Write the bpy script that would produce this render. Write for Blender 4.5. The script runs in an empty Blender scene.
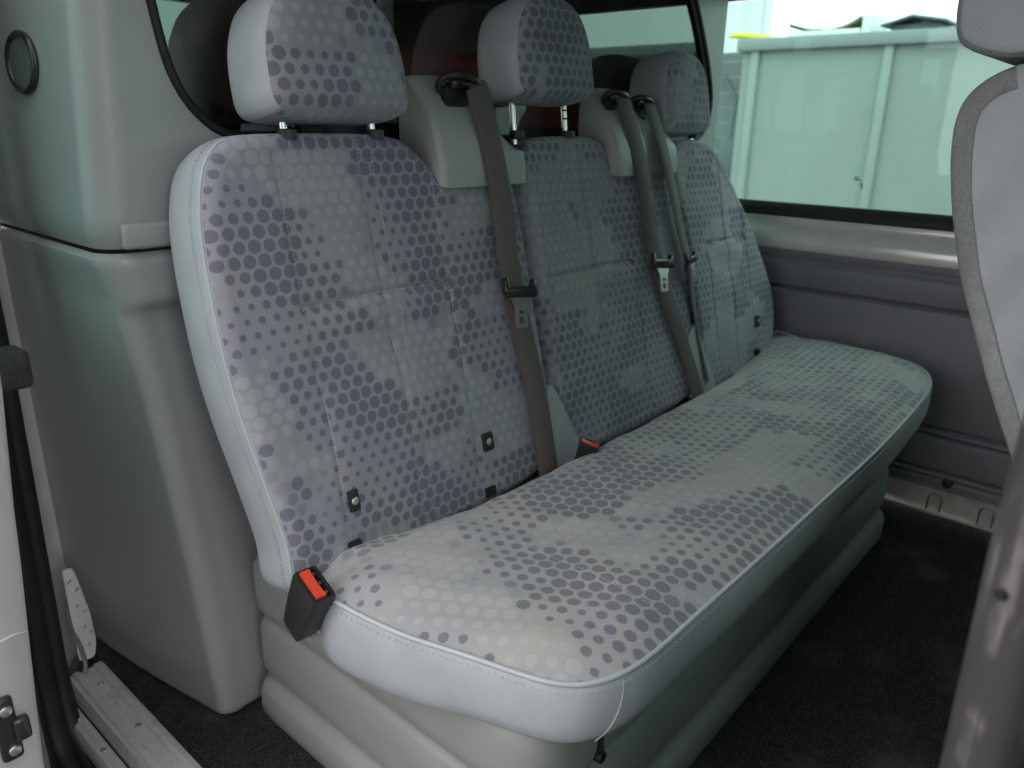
import bpy, bmesh, math, random
import numpy as np
from mathutils import Vector, Matrix
random.seed(4)
scene = bpy.context.scene
C = scene.collection
PI = math.pi

# ------------------------------------------------------------------ materials
def new_mat(name):
    m = bpy.data.materials.new(name); m.use_nodes = True
    nt = m.node_tree; nt.nodes.clear()
    out = nt.nodes.new('ShaderNodeOutputMaterial')
    return m, nt, out

class G:
    """small node-graph helper"""
    def __init__(s, nt): s.nt = nt
    def n(s, t, **kw):
        x = s.nt.nodes.new(t)
        for k, v in kw.items(): setattr(x, k, v)
        return x
    def set(s, sock, v):
        if hasattr(v, 'is_output'): s.nt.links.new(v, sock)
        elif isinstance(v, (tuple, list)) and len(v) == 3 and sock.type == 'RGBA': sock.default_value = (*v, 1)
        else: sock.default_value = v
    def m(s, op, a, b=0.0, c=None, clamp=False):
        x = s.n('ShaderNodeMath', operation=op, use_clamp=clamp)
        s.set(x.inputs[0], a); s.set(x.inputs[1], b)
        if c is not None: s.set(x.inputs[2], c)
        return x.outputs[0]
    def mix(s, f, a, b):
        x = s.n('ShaderNodeMix', data_type='RGBA')
        s.set(x.inputs[0], f); s.set(x.inputs[6], a); s.set(x.inputs[7], b)
        return x.outputs[2]
    def noise(s, vec, scale, detail=3, rough=.5, dims='3D'):
        x = s.n('ShaderNodeTexNoise', noise_dimensions=dims)
        if vec is not None: s.set(x.inputs['Vector'], vec)
        x.inputs['Scale'].default_value = scale; x.inputs['Detail'].default_value = detail
        x.inputs['Roughness'].default_value = rough
        return x.outputs[0]
    def smooth(s, v, lo, hi, a=0.0, b=1.0):
        x = s.n('ShaderNodeMapRange', interpolation_type='SMOOTHSTEP')
        s.set(x.inputs[0], v)
        x.inputs[1].default_value = lo; x.inputs[2].default_value = hi
        x.inputs[3].default_value = a; x.inputs[4].default_value = b
        return x.outputs[0]
    def bump(s, h, strength=.3, dist=.001, normal=None):
        x = s.n('ShaderNodeBump'); x.inputs['Strength'].default_value = strength; x.inputs['Distance'].default_value = dist
        s.set(x.inputs['Height'], h)
        if normal is not None: s.set(x.inputs['Normal'], normal)
        return x.outputs[0]
    def bsdf(s, out, color, rough=.5, metal=0., normal=None, spec=.5, coat=0., sheen=0.):
        x = s.n('ShaderNodeBsdfPrincipled')
        s.set(x.inputs['Base Color'], color); s.set(x.inputs['Roughness'], rough)
        x.inputs['Metallic'].default_value = metal; x.inputs['Specular IOR Level'].default_value = spec
        x.inputs['Coat Weight'].default_value = coat; x.inputs['Sheen Weight'].default_value = sheen
        if normal is not None: s.set(x.inputs['Normal'], normal)
        s.nt.links.new(x.outputs[0], out.inputs[0])
        return x

def plain(name, color, rough=.5, metal=0., spec=.5, grain=0., gscale=900, var=.04, vscale=6, coat=0., bdist=.0006):
    m, nt, out = new_mat(name); g = G(nt)
    tc = g.n('ShaderNodeTexCoord').outputs['Object']
    nz = g.noise(tc, vscale, 4, .6)
    lo = tuple(c*(1-var) for c in color); hi = tuple(min(1, c*(1+var)) for c in color)
    col = g.mix(g.smooth(nz, .3, .7), lo, hi)
    nrm = None
    if grain > 0:
        nrm = g.bump(g.noise(tc, gscale, 2, .6), grain, bdist)
    g.bsdf(out, col, rough, metal, nrm, spec, coat)
    return m

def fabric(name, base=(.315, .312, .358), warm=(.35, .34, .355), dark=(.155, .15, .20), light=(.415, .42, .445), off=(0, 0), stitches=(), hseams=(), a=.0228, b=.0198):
    """woven seat cloth: staggered rows of round spots whose size and tone drift over the cloth"""
    m, nt, out = new_mat(name); g = G(nt)
    uv = g.n('ShaderNodeUVMap').outputs[0]
    sp = g.n('ShaderNodeSeparateXYZ'); nt.links.new(uv, sp.inputs[0])
    u0, v0 = sp.outputs[0], sp.outputs[1]
    u = g.m('ADD', u0, 3+off[0]); v = g.m('ADD', v0, 3+off[1])
    vb = g.m('DIVIDE', v, b); row = g.m('FLOOR', vb)
    ua = g.m('ADD', g.m('DIVIDE', u, a), g.m('MULTIPLY', g.m('MODULO', row, 2.0), .5))
    colm = g.m('FLOOR', ua)
    fx = g.m('SUBTRACT', g.m('SUBTRACT', ua, colm), .5)
    fy = g.m('MULTIPLY', g.m('SUBTRACT', g.m('SUBTRACT', vb, row), .5), b/a)
    cid = g.n('ShaderNodeCombineXYZ'); g.set(cid.inputs[0], colm); g.set(cid.inputs[1], row)
    # jagged rim of each woven spot
    jit = g.noise(uv, 420, 1, .5)
    d = g.m('SQRT', g.m('ADD', g.m('MULTIPLY', fx, fx), g.m('MULTIPLY', fy, fy)))
    d = g.m('ADD', d, g.m('MULTIPLY', g.m('SUBTRACT', jit, .5), .16))
    n1 = g.noise(cid.outputs[0], .17, 1, .5)
    n1r = g.n('ShaderNodeTexWhiteNoise', noise_dimensions='2D'); g.set(n1r.inputs['Vector'], cid.outputs[0])
    cid2 = g.n('ShaderNodeVectorMath', operation='ADD'); g.set(cid2.inputs[0], cid.outputs[0]); cid2.inputs[1].default_value = (37.3, 11.7, 5.1)
    n2 = g.noise(cid2.outputs[0], .13, 1, .5)
    rad = g.m('ADD', g.smooth(n1, .34, .62, .21, .43), g.m('MULTIPLY', g.m('SUBTRACT', n1r.outputs[0], .5), .05))
    dot = g.smooth(g.m('SUBTRACT', rad, d), -.025, .035)
    tone = g.smooth(n2, .55, .59)
    # fine weave
    sc = g.n('ShaderNodeTexWave', wave_type='BANDS', bands_direction='DIAGONAL'); g.set(sc.inputs['Vector'], uv)
    sc.inputs['Scale'].default_value = 190; sc.inputs['Distortion'].default_value = .6; sc.inputs['Detail'].default_value = 1
    weave = sc.outputs[1]
    speck = g.noise(uv, 900, 1, .5)
    big = g.noise(uv, 7, 3, .55)
    bc = g.mix(g.smooth(big, .42, .66), base, warm)
    c = g.mix(g.m('MULTIPLY', dot, g.m('SUBTRACT', .85, g.m('MULTIPLY', tone, .2))), bc, g.mix(tone, dark, light))
    dk = g.m('ADD', g.m('MULTIPLY', weave, .26), g.m('MULTIPLY', speck, .30))
    dk = g.m('ADD', dk, .72)
    mul = g.n('ShaderNodeVectorMath', operation='SCALE'); g.set(mul.inputs[0], c); g.set(mul.inputs['Scale'], dk)
    c = mul.outputs[0]
    h = g.m('ADD', g.m('MULTIPLY', weave, .5), speck)
    # seams: pale dashed thread lines in the cloth
    seam = None
    for (ax, pos, lo, hi, sl) in stitches:
        A, B = (u0, v0) if ax == 'v' else (v0, u0)
        wob = g.m('MULTIPLY', g.m('SUBTRACT', g.noise(uv, 9, 1, .5), .5), .006)
        line = g.m('ABSOLUTE', g.m('SUBTRACT', g.m('ADD', A, wob), g.m('ADD', pos, g.m('MULTIPLY', B, sl))))
        core = g.smooth(line, .0006, .0020, 1, 0)
        dash = g.smooth(g.m('FRACT', g.m('MULTIPLY', B, 150)), .25, .4)
        rng = g.m('MULTIPLY', g.m('GREATER_THAN', B, lo), g.m('LESS_THAN', B, hi))
        sv = g.m('MULTIPLY', g.m('MULTIPLY', core, dash), rng)
        seam = sv if seam is None else g.m('MAXIMUM', seam, sv)
    if seam is not None:
        c = g.mix(g.m('MULTIPLY', seam, .42), c, (.62, .62, .66))
    nrm = g.bump(h, .35, .0006)
    g.bsdf(out, c, .88, 0, nrm, .25, 0, .25)
    return m

def vinyl(name, color, rough=.42, grain=.5):
    m, nt, out = new_mat(name); g = G(nt)
    tc = g.n('ShaderNodeTexCoord').outputs['Object']
    vo = g.n('ShaderNodeTexVoronoi'); g.set(vo.inputs['Vector'], tc); vo.inputs['Scale'].default_value = 420
    nz = g.noise(tc, 14, 4, .6)
    col = g.mix(g.smooth(nz, .3, .7), tuple(c*.95 for c in color), tuple(c*1.04 for c in color))
    h = g.m('ADD', vo.outputs[0], g.m('MULTIPLY', g.noise(tc, 30, 3, .6), 3.0))
    nrm = g.bump(h, grain, .0007)
    g.bsdf(out, col, g.smooth(nz, .2, .8, rough-.05, rough+.08), 0, nrm, .45)
    return m

def glass(name, tint, refl=1.0, ior=1.6, gcol=(1, 1, 1)):
    m, nt, out = new_mat(name); g = G(nt)
    tr = g.n('ShaderNodeBsdfTransparent'); tr.inputs[0].default_value = (*tint, 1)
    gl = g.n('ShaderNodeBsdfGlossy'); gl.inputs['Roughness'].default_value = .0; gl.inputs[0].default_value = (*gcol, 1)
    lw = g.n('ShaderNodeLayerWeight'); lw.inputs['Blend'].default_value = .5
    sch = g.m('ADD', ior, g.m('MULTIPLY', g.m('POWER', lw.outputs['Facing'], 5.0), 1-ior))
    mx = g.n('ShaderNodeMixShader')
    nt.links.new(g.m('MULTIPLY', sch, refl, clamp=True), mx.inputs[0])
    nt.links.new(tr.outputs[0], mx.inputs[1]); nt.links.new(gl.outputs[0], mx.inputs[2])
    nt.links.new(mx.outputs[0], out.inputs[0])
    return m

def carpet(name, lo, hi):
    m, nt, out = new_mat(name); g = G(nt)
    tc = g.n('ShaderNodeTexCoord').outputs['Object']
    n1 = g.noise(tc, 260, 3, .7); n2 = g.noise(tc, 60, 4, .65); n3 = g.noise(tc, 5, 4, .6)
    f = g.m('MULTIPLY', g.smooth(n1, .38, .72), g.smooth(n2, .3, .7, .35, 1.0))
    c = g.mix(f, lo, hi)
    c = g.mix(g.m('MULTIPLY', g.smooth(n3, .5, .75), .35), c, tuple(x*1.6 for x in hi))
    g.bsdf(out, c, .95, 0, g.bump(n1, 1.0, .004), .15)
    return m

def brushed(name, color, rough=.38, streak=(2, 260, 260), metal=.7):
    m, nt, out = new_mat(name); g = G(nt)
    tc = g.n('ShaderNodeTexCoord').outputs['Object']
    mp = g.n('ShaderNodeMapping'); g.set(mp.inputs[0], tc); mp.inputs['Scale'].default_value = streak
    nz = g.noise(mp.outputs[0], 1, 3, .6); dirt = g.noise(tc, 22, 5, .7)
    c = g.mix(g.smooth(nz, .3, .7), tuple(x*.8 for x in color), color)
    c = g.mix(g.smooth(dirt, .5, .75, 0, .55), c, tuple(x*.42 for x in color))
    g.bsdf(out, c, g.smooth(dirt, .4, .7, rough, rough+.25), metal, g.bump(nz, .25, .0006), .5)
    return m

def scuffed(name, color, mark, rough=.5):
    m, nt, out = new_mat(name); g = G(nt)
    tc = g.n('ShaderNodeTexCoord').outputs['Object']
    mp = g.n('ShaderNodeMapping'); g.set(mp.inputs[0], tc); mp.inputs['Scale'].default_value = (90, 90, 9)
    s = g.noise(mp.outputs[0], 1, 5, .7); k = g.noise(tc, 13, 3, .6)
    f = g.m('MULTIPLY', g.smooth(s, .50, .64), g.smooth(k, .42, .58))
    g.bsdf(out, g.mix(f, color, mark), rough, 0, g.bump(s, .3, .0006), .4)
    return m

M = {}
M['vinyl'] = vinyl('grey_vinyl', (.44, .455, .48), .40, .22)
M['vinyl_pale'] = vinyl('pale_grey_vinyl', (.50, .50, .53), .38, .55)
M['vinyl_pipe'] = vinyl('piping_vinyl', (.49, .51, .535), .38, .12)
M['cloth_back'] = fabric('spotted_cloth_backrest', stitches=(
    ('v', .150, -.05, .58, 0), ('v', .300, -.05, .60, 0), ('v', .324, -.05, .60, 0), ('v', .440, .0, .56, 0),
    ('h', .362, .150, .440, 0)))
M['cloth_middle'] = fabric('spotted_cloth_middle_backrest', off=(.31, .17), stitches=(
    ('v', .690, .0, .58, 0), ('v', .845, .0, .60, 0), ('v', 1.01, .0, .56, 0), ('h', .33, .73, 1.01, 0)))
M['cloth_far'] = fabric('spotted_cloth_far_backrest', off=(.11, .43), stitches=(
    ('v', 1.36, .0, .58, 0), ('h', .33, 1.36, 1.56, 0)))
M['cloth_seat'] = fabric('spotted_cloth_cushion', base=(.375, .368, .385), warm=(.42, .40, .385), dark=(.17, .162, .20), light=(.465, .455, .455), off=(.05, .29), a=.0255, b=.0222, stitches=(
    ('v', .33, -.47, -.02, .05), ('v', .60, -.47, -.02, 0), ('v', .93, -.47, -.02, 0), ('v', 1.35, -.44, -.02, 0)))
M['cloth_head'] = fabric('spotted_cloth_headrest', off=(.4, .1))
M['cloth_head2'] = fabric('spotted_cloth_headrest_middle', off=(.9, .33))
M['cloth_head3'] = fabric('spotted_cloth_headrest_far', off=(1.3, .6))
M['velour'] = carpet('grey_velour', (.34, .34, .33), (.50, .50, .49))
M['trim'] = plain('grey_moulded_trim', (.335, .345, .345), .33, 0, .5, .12, 1400, .03, 3)
M['trim2'] = plain('grey_bench_plinth', (.28, .29, .272), .38, 0, .45, .25, 1100, .04, 5)
M['tower'] = plain('grey_green_moulding', (.43, .445, .425), .42, 0, .45, .2, 1200, .03, 8)
M['black'] = plain('black_plastic', (.022, .021, .021), .38, 0, .5, .2, 900, .1, 20)
M['black_gloss'] = plain('black_gloss_plastic', (.03, .028, .028), .22, 0, .6)
M['rubber'] = plain('black_rubber', (.016, .015, .015), .55, 0, .4, .3, 300, .3, 30)
M['rubber_grey'] = plain('grained_dark_rubber', (.045, .043, .045), .6, 0, .3, 1.0, 350, .25, 90, bdist=.002)
M['red'] = plain('orange_red_button', (.82, .075, .035), .4, 0, .5)
M['chrome'] = plain('chrome', (.82, .82, .80), .14, 1.0)
M['steel'] = plain('stamped_steel', (.60, .59, .58), .28, .9)
M['belt'] = None
M['panel'] = vinyl('purple_grey_panel', (.205, .190, .215), .45, .3)
M['paint'] = plain('silver_body_paint', (.66, .64, .63), .32, .05, .5, 0, 900, .08, 12, coat=.3)
M['paint_ledge'] = plain('beige_silver_body_paint', (.78, .71, .69), .22, .2, .5, 0, 900, .06, 12, coat=.4)
M['sill_cream'] = plain('cream_painted_metal', (.36, .32, .295), .45, 0, .4, 0, 900, .15, 14)
M['door_paint'] = plain('white_silver_door_paint', (.56, .55, .55), .35, .1, .5, 0, 900, .05, 6, coat=.3)
M['carpet'] = carpet('black_carpet', (.014, .013, .013), (.105, .10, .095))
M['alu'] = brushed('aluminium_sill', (.66, .65, .62), .42, (220, 2, 220), .25)
M['pole'] = scuffed('scuffed_dark_plastic', (.060, .054, .056), (.19, .175, .17), .5)
M['glass_side'] = glass('green_tinted_side_glass', (.765, .955, .89), .6, .04)
M['glass_door'] = glass('dark_teal_door_glass', (.30, .52, .47), 1.0, .06)
M['glass_rear'] = glass('dark_tinted_partition_glass', (.55, .58, .56), 1.0, .12, (.92, 1., .97))
M['frit'] = plain('black_ceramic_band', (.01, .0095, .009), .25, 0, .4)
M['maroon'] = plain('dark_red_lacquer', (.42, .045, .05), .5, 0, .3, 0, 900, .2, 5)
M['dark_board'] = plain('dark_load_lining', (.12, .105, .085), .8, 0, .2, 0, 900, .3, 7)
M['pale_strip'] = plain('pale_green_strip', (.45, .52, .44), .6)
M['roof'] = plain('grey_headlining', (.55, .55, .56), .85)
M['dark'] = plain('dark_footwell', (.03, .03, .03), .8)
M['ext_panel'] = plain('grey_painted_steel_sheet', (.335, .35, .355), .5, 0, .4, 0, 900, .05, 1.2)
M['ext_rim'] = plain('grey_steel_rim', (.28, .30, .31), .5)
M['ext_white'] = plain('white_box_card', (.85, .87, .86), .6)
M['ext_brown'] = plain('brown_card', (.17, .13, .09), .8)
M['ext_dark'] = plain('weathered_dark_sheet', (.12, .14, .15), .5)
M['yellow'] = plain('yellow_plastic', (.80, .72, .05), .4)
M['asphalt'] = carpet('asphalt', (.10, .10, .10), (.24, .24, .235))
M['concrete'] = plain('concrete', (.5, .5, .5), .8)

def mat_belt():
    m, nt, out = new_mat('brown_grey_webbing'); g = G(nt)
    uv = g.n('ShaderNodeUVMap').outputs[0]
    sp = g.n('ShaderNodeSeparateXYZ'); nt.links.new(uv, sp.inputs[0])
    cross = g.m('ABSOLUTE', g.m('SUBTRACT', sp.outputs[0], .5))
    rib = g.m('SINE', g.m('MULTIPLY', sp.outputs[0], 2*PI*11))
    line = g.m('SINE', g.m('MULTIPLY', sp.outputs[1], 2*PI*420))
    h = g.m('ADD', g.m('MULTIPLY', rib, .5), g.m('MULTIPLY', line, .3))
    c = g.mix(g.smooth(rib, -.8, .8), (.125, .103, .099), (.158, .132, .127))
    c = g.mix(g.smooth(cross, .42, .48), c, (.10, .088, .084))
    g.bsdf(out, c, .6, 0, g.bump(h, .3, .0006), .35)
    return m
M['belt'] = mat_belt()

def mat_corrugated():
    m, nt, out = new_mat('white_corrugated_sheet'); g = G(nt)
    tc = g.n('ShaderNodeTexCoord').outputs['Object']
    g.bsdf(out, g.mix(g.smooth(g.noise(tc, .8, 3), .3, .7), (.80, .82, .81), (.86, .87, .86)), .5)
    return m
M['corr'] = mat_corrugated()

def mat_brick():
    m, nt, out = new_mat('grey_brick_wall'); g = G(nt)
    tc = g.n('ShaderNodeTexCoord').outputs['Object']
    mp = g.n('ShaderNodeMapping'); g.set(mp.inputs[0], tc); mp.inputs['Rotation'].default_value = (PI/2, 0, PI/2)
    br = g.n('ShaderNodeTexBrick'); g.set(br.inputs[0], mp.outputs[0]); br.inputs['Scale'].default_value = 4.4
    br.inputs['Color1'].default_value = (.20, .22, .22, 1); br.inputs['Color2'].default_value = (.16, .17, .175, 1)
    br.inputs['Mortar'].default_value = (.30, .31, .31, 1); br.inputs['Mortar Size'].default_value = .018
    g.bsdf(out, br.outputs[0], .85)
    return m
M['brick'] = mat_brick()

# ------------------------------------------------------------------ mesh helpers
def mk(name, verts, faces, mat, parent=None, uvs=None, angle=42, recalc=True):
    me = bpy.data.meshes.new(name)
    me.from_pydata([tuple(v) for v in verts], [], [tuple(f) for f in faces])
    if uvs is not None:
        ul = me.uv_layers.new(name='UVMap')
        li = np.empty(len(me.loops), dtype=np.int32); me.loops.foreach_get('vertex_index', li)
        ul.data.foreach_set('uv', np.asarray(uvs, dtype=np.float32)[li].ravel())
    bm = bmesh.new(); bm.from_mesh(me)
    if recalc: bmesh.ops.recalc_face_normals(bm, faces=bm.faces)
    for f in bm.faces: f.smooth = True
    lim = math.radians(angle)
    for e in bm.edges:
        if len(e.link_faces) == 2 and e.calc_face_angle(0) > lim: e.smooth = False
    bm.to_mesh(me); bm.free()
    me.materials.append(mat)
    o = bpy.data.objects.new(name, me); C.objects.link(o)
    if parent is not None:
        o.parent = parent
        if parent.type == 'EMPTY': o.matrix_parent_inverse = Matrix.Translation(-parent.location)
    return o

class MB:
    """collects shapes into one mesh"""
    def __init__(s): s.v = []; s.f = []; s.uv = []
    def add(s, v, f, uv=None):
        n = len(s.v); s.v += [tuple(x) for x in v]; s.f += [tuple(i+n for i in q) for q in f]
        s.uv += ([tuple(x) for x in uv] if uv is not None else [(0, 0)]*len(v)); return s
    def box(s, lo, hi, bev=0., seg=2, mat=None):
        bm = bmesh.new(); bmesh.ops.create_cube(bm, size=1)
        for v in bm.verts:
            v.co = Vector([(lo[i]+hi[i])/2 + v.co[i]*(hi[i]-lo[i]) for i in range(3)])
        if bev > 0: bmesh.ops.bevel(bm, geom=list(bm.edges), offset=bev, segments=seg, profile=.5, affect='EDGES')
        if mat is not None: bm.transform(mat)
        bm.verts.index_update()
        s.add([v.co[:] for v in bm.verts], [[v.index for v in f.verts] for f in bm.faces]); bm.free(); return s
    def prism(s, poly, fn, a, b, bev=0., seg=2):
        """poly 2D list; fn(p,q,w)->3D; extruded w from a to b"""
        bm = bmesh.new(); vs = [bm.verts.new(fn(p, q, a)) for p, q in poly]; f = bm.faces.new(vs)
        r = bmesh.ops.extrude_face_region(bm, geom=[f])
        d = Vector(fn(0, 0, b))-Vector(fn(0, 0, a))
        bmesh.ops.translate(bm, vec=d, verts=[x for x in r['geom'] if isinstance(x, bmesh.types.BMVert)])
        bmesh.ops.recalc_face_normals(bm, faces=bm.faces)
        if bev > 0: bmesh.ops.bevel(bm, geom=[e for e in bm.edges if e.calc_face_angle(0) > .45], offset=bev, segments=seg, profile=.5, affect='EDGES')
        bm.verts.index_update()
        s.add([v.co[:] for v in bm.verts], [[v.index for v in f.verts] for f in bm.faces]); bm.free(); return s
    def tube(s, path, r, n=10, closed=False, cap=True):
        P = [Vector(p) for p in path]; m = len(P); R = r if isinstance(r, (list, tuple)) else [r]*m
        T = []
        for i in range(m):
            a = P[(i-1) % m] if (closed or i > 0) else P[i]; b = P[(i+1) % m] if (closed or i < m-1) else P[i]
            T.append((b-a).normalized())
        up = Vector((0, 0, 1)) if abs(T[0].z) < .9 else Vector((1, 0, 0))
        N = (up-T[0]*up.dot(T[0])).normalized(); vs = []
        for i in range(m):
            N = (N-T[i]*N.dot(T[i])).normalized(); B = T[i].cross(N)
            for k in range(n):
                an = 2*PI*k/n; vs.append(P[i]+(N*math.cos(an)+B*math.sin(an))*R[i])
        fs = []
        for i in range(m if closed else m-1):
            j = (i+1) % m
            for k in range(n):
                l = (k+1) % n; fs.append((i*n+k, i*n+l, j*n+l, j*n+k))
        if cap and not closed: fs.append(tuple(range(n))[::-1]); fs.append(tuple((m-1)*n+k for k in range(n)))
        return s.add(vs, fs)
    def disc(s, c, nrm, r, h, n=24, bev=True):
        """short cylinder with softened rim"""
        nrm = Vector(nrm).normalized(); c = Vector(c); k = min(h*.35, r*.3)
        pts = [c, c+nrm*(h-k), c+nrm*h]
        return s.tube([c, c+nrm*(h-k), c+nrm*(h-k*.3), c+nrm*h], [r, r, r-k*.3, r-k], n)
    def ribbon(s, path, wdir, w, th=.0014):
        P = [Vector(p) for p in path]; m = len(P); vs = []; uv = []; L = 0
        ws = wdir if isinstance(wdir, list) else [wdir]*m
        for i in range(m):
            a = P[max(i-1, 0)]; b = P[min(i+1, m-1)]; t = (b-a).normalized()
            W = Vector(ws[i]); W = (W-t*W.dot(t)).normalized(); Nn = t.cross(W)
            if i: L += (P[i]-P[i-1]).length
            for (x, y) in ((-.5, -.5), (-.46, .5), (.46, .5), (.5, -.5)):
                vs.append(P[i]+W*x*w+Nn*y*th); uv.append((x+.5, L))
        fs = []
        for i in range(m-1):
            for k in range(4):
                l = (k+1) % 4; fs.append((i*4+k, i*4+l, i*4+4+l, i*4+4+k))
        fs.append((0, 1, 2, 3)); fs.append(tuple((m-1)*4+k for k in (3, 2, 1, 0)))
        return s.add(vs, fs, uv)
    def build(s, name, mat, parent=None, angle=42): return mk(name, s.v, s.f, mat, parent, s.uv, angle)

def spline(pts, n=8, closed=False):
    P = [np.array(p, float) for p in pts]; m = len(P); out = []
    for i in range(m if closed else m-1):
        if closed: p0, p1, p2, p3 = P[(i-1) % m], P[i], P[(i+1) % m], P[(i+2) % m]
        else: p0, p1, p2, p3 = P[max(i-1, 0)], P[i], P[i+1], P[min(i+2, m-1)]
        # centripetal-ish tangents
        for k in range(n):
            t = k/n
            out.append(.5*((2*p1)+(-p0+p2)*t+(2*p0-5*p1+4*p2-p3)*t*t+(-p0+3*p1-3*p2+p3)*t**3))
    if not closed: out.append(P[-1])
    return out

def resample(pts, N, closed=True):
    P = np.array(pts); Q = np.vstack([P, P[:1]]) if closed else P
    d = np.r_[0, np.cumsum(np.linalg.norm(np.diff(Q, axis=0), axis=1))]
    t = np.linspace(0, d[-1], N, endpoint=not closed)
    return np.stack([np.interp(t, d, Q[:, k]) for k in range(Q.shape[1])], 1)

def rounded(poly, r, n=6):
    """2D polygon with its corners rounded; r scalar or list"""
    out = []; m = len(poly)
    for i in range(m):
        p = Vector(poly[i]); a = Vector(poly[i-1]); b = Vector(poly[(i+1) % m])
        ri = r[i] if isinstance(r, (list, tuple)) else r
        u = (a-p); v = (b-p); ri = min(ri, u.length*.48, v.length*.48)
        if ri <= 1e-6: out.append(tuple(p)); continue
        A = p+u.normalized()*ri; B = p+v.normalized()*ri
        for k in range(n+1):
            t = k/n; out.append(tuple(A*(1-t)**2+p*2*t*(1-t)+B*t*t))
    return out

def pillow(outline, frame, depth, r, bulge, N=260, K=60, side_bulge=.0, side_rows=8, rb=.02, r0=None):
    """upholstered body: outline (s,t) in plane frame (O,S,T,Nrm). returns verts, faces, uv, tag rows (ring index per face), ring list"""
    O, S, T, Nn = [np.array(x, float) for x in frame]
    P = resample(outline, N); c = P.mean(0)
    E = P-c; Ln = np.linalg.norm(E, axis=1)
    nx = np.roll(P, -1, 0)-np.roll(P, 1, 0); nv = np.stack([nx[:, 1], -nx[:, 0]], 1); nv /= np.linalg.norm(nv, axis=1)[:, None]
    area = .5*np.sum(P[:, 0]*np.roll(P[:, 1], -1)-np.roll(P[:, 0], -1)*P[:, 1])
    if area < 0: nv = -nv
    V = []; UV = []; rows = []; ring_e = []
    R0 = r*1.25 if r0 is None else r0; kr = max(8, K//4)
    nvs = nv.copy()
    for _ in range(6): nvs = (np.roll(nvs, 1, 0)+nvs+np.roll(nvs, -1, 0)); nvs /= np.linalg.norm(nvs, axis=1)[:, None]
    B0 = P-nvs*R0; EB = B0-c; LB = np.linalg.norm(EB, axis=1)
    for k in range(K+1):
        if k <= K-kr:
            rho = k/(K-kr); p = c+EB*rho; e = R0+(1-rho)*LB*.9
        else:
            ee = R0*(K-k)/kr; p = P-nvs*ee; e = np.full(N, ee)
        drop = np.where(e < r, r-np.sqrt(np.maximum(r*r-(r-e)**2, 0)), 0)
        h = np.array([bulge(x, y) for x, y in p])*np.clip(e/.03, 0, 1)
        for i in range(N):
            V.append(O+S*p[i, 0]+T*p[i, 1]+Nn*(h[i]-drop[i])); UV.append((p[i, 0], p[i, 1]))
        rows.append('front'); ring_e.append(float(e.min()))
    D = depth
    zs = []
    for k in range(1, side_rows+1):
        w = k/side_rows; z = -r-(D-r-rb)*w
        b = side_bulge*math.sin(PI*w*.9)
        p = P+nv*b
        for i in range(N): V.append(O+S*p[i, 0]+T*p[i, 1]+Nn*z); UV.append((p[i, 0]+nv[i, 0]*.02*k, p[i, 1]+nv[i, 1]*.02*k))
        rows.append('side')
    bend = side_bulge*math.sin(PI*.9)
    for k in range(1, 6):
        an = PI/2*k/5; ins = rb*(1-math.cos(an)); z = -(D-rb)-rb*math.sin(an)
        p = P+nv*(bend-ins)
        for i in range(N): V.append(O+S*p[i, 0]+T*p[i, 1]+Nn*z); UV.append((p[i, 0], p[i, 1]))
        rows.append('back')
    for q in (.6, .2, .0):
        p = c+(E-nv*rb)*q
        for i in range(N): V.append(O+S*p[i, 0]+T*p[i, 1]+Nn*(-D)); UV.append((p[i, 0], p[i, 1]))
        rows.append('back')
    R = len(rows); F = []; tags = []
    for k in range(R-1):
        for i in range(N):
            j = (i+1) % N; F.append((k*N+i, k*N+j, (k+1)*N+j, (k+1)*N+i)); tags.append((k, i))
    pillow.ring_e = ring_e+[0]*60
    return np.array(V), F, np.array(UV), tags, rows, N, P, nv

def submesh(V, F, UV, keep):
    idx = {}; nv = []; nf = []; nuv = []
    for f, k in zip(F, keep):
        if not k: continue
        g = []
        for i in f:
            if i not in idx: idx[i] = len(nv); nv.append(V[i]); nuv.append(UV[i])
            g.append(idx[i])
        nf.append(g)
    # drop degenerate centre quads
    return nv, nf, nuv

def weld(o, d=1e-5):
    bm = bmesh.new(); bm.from_mesh(o.data); bmesh.ops.remove_doubles(bm, verts=bm.verts, dist=d); 
    bmesh.ops.recalc_face_normals(bm, faces=bm.faces); bm.to_mesh(o.data); bm.free()

def empty(name, loc, label=None, cat=None, group=None, kind=None):
    o = bpy.data.objects.new(name, None); C.objects.link(o); o.location = loc
    o.empty_display_size = .05
    tag(o, label, cat, group, kind); return o
def tag(o, label=None, cat=None, group=None, kind=None):
    if label: o['label'] = label
    if cat: o['category'] = cat
    if group: o['group'] = group
    if kind: o['kind'] = kind
    return o
def struct(o, label=None):
    o['kind'] = 'structure'
    if label: o['label'] = label
    return o

# ================================================================== THE BENCH
bench = empty('bench_seat', (.9, -.1, 0), 'three-place rear bench with spotted grey cloth, pale vinyl sides and three headrests', 'bench seat')

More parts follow.
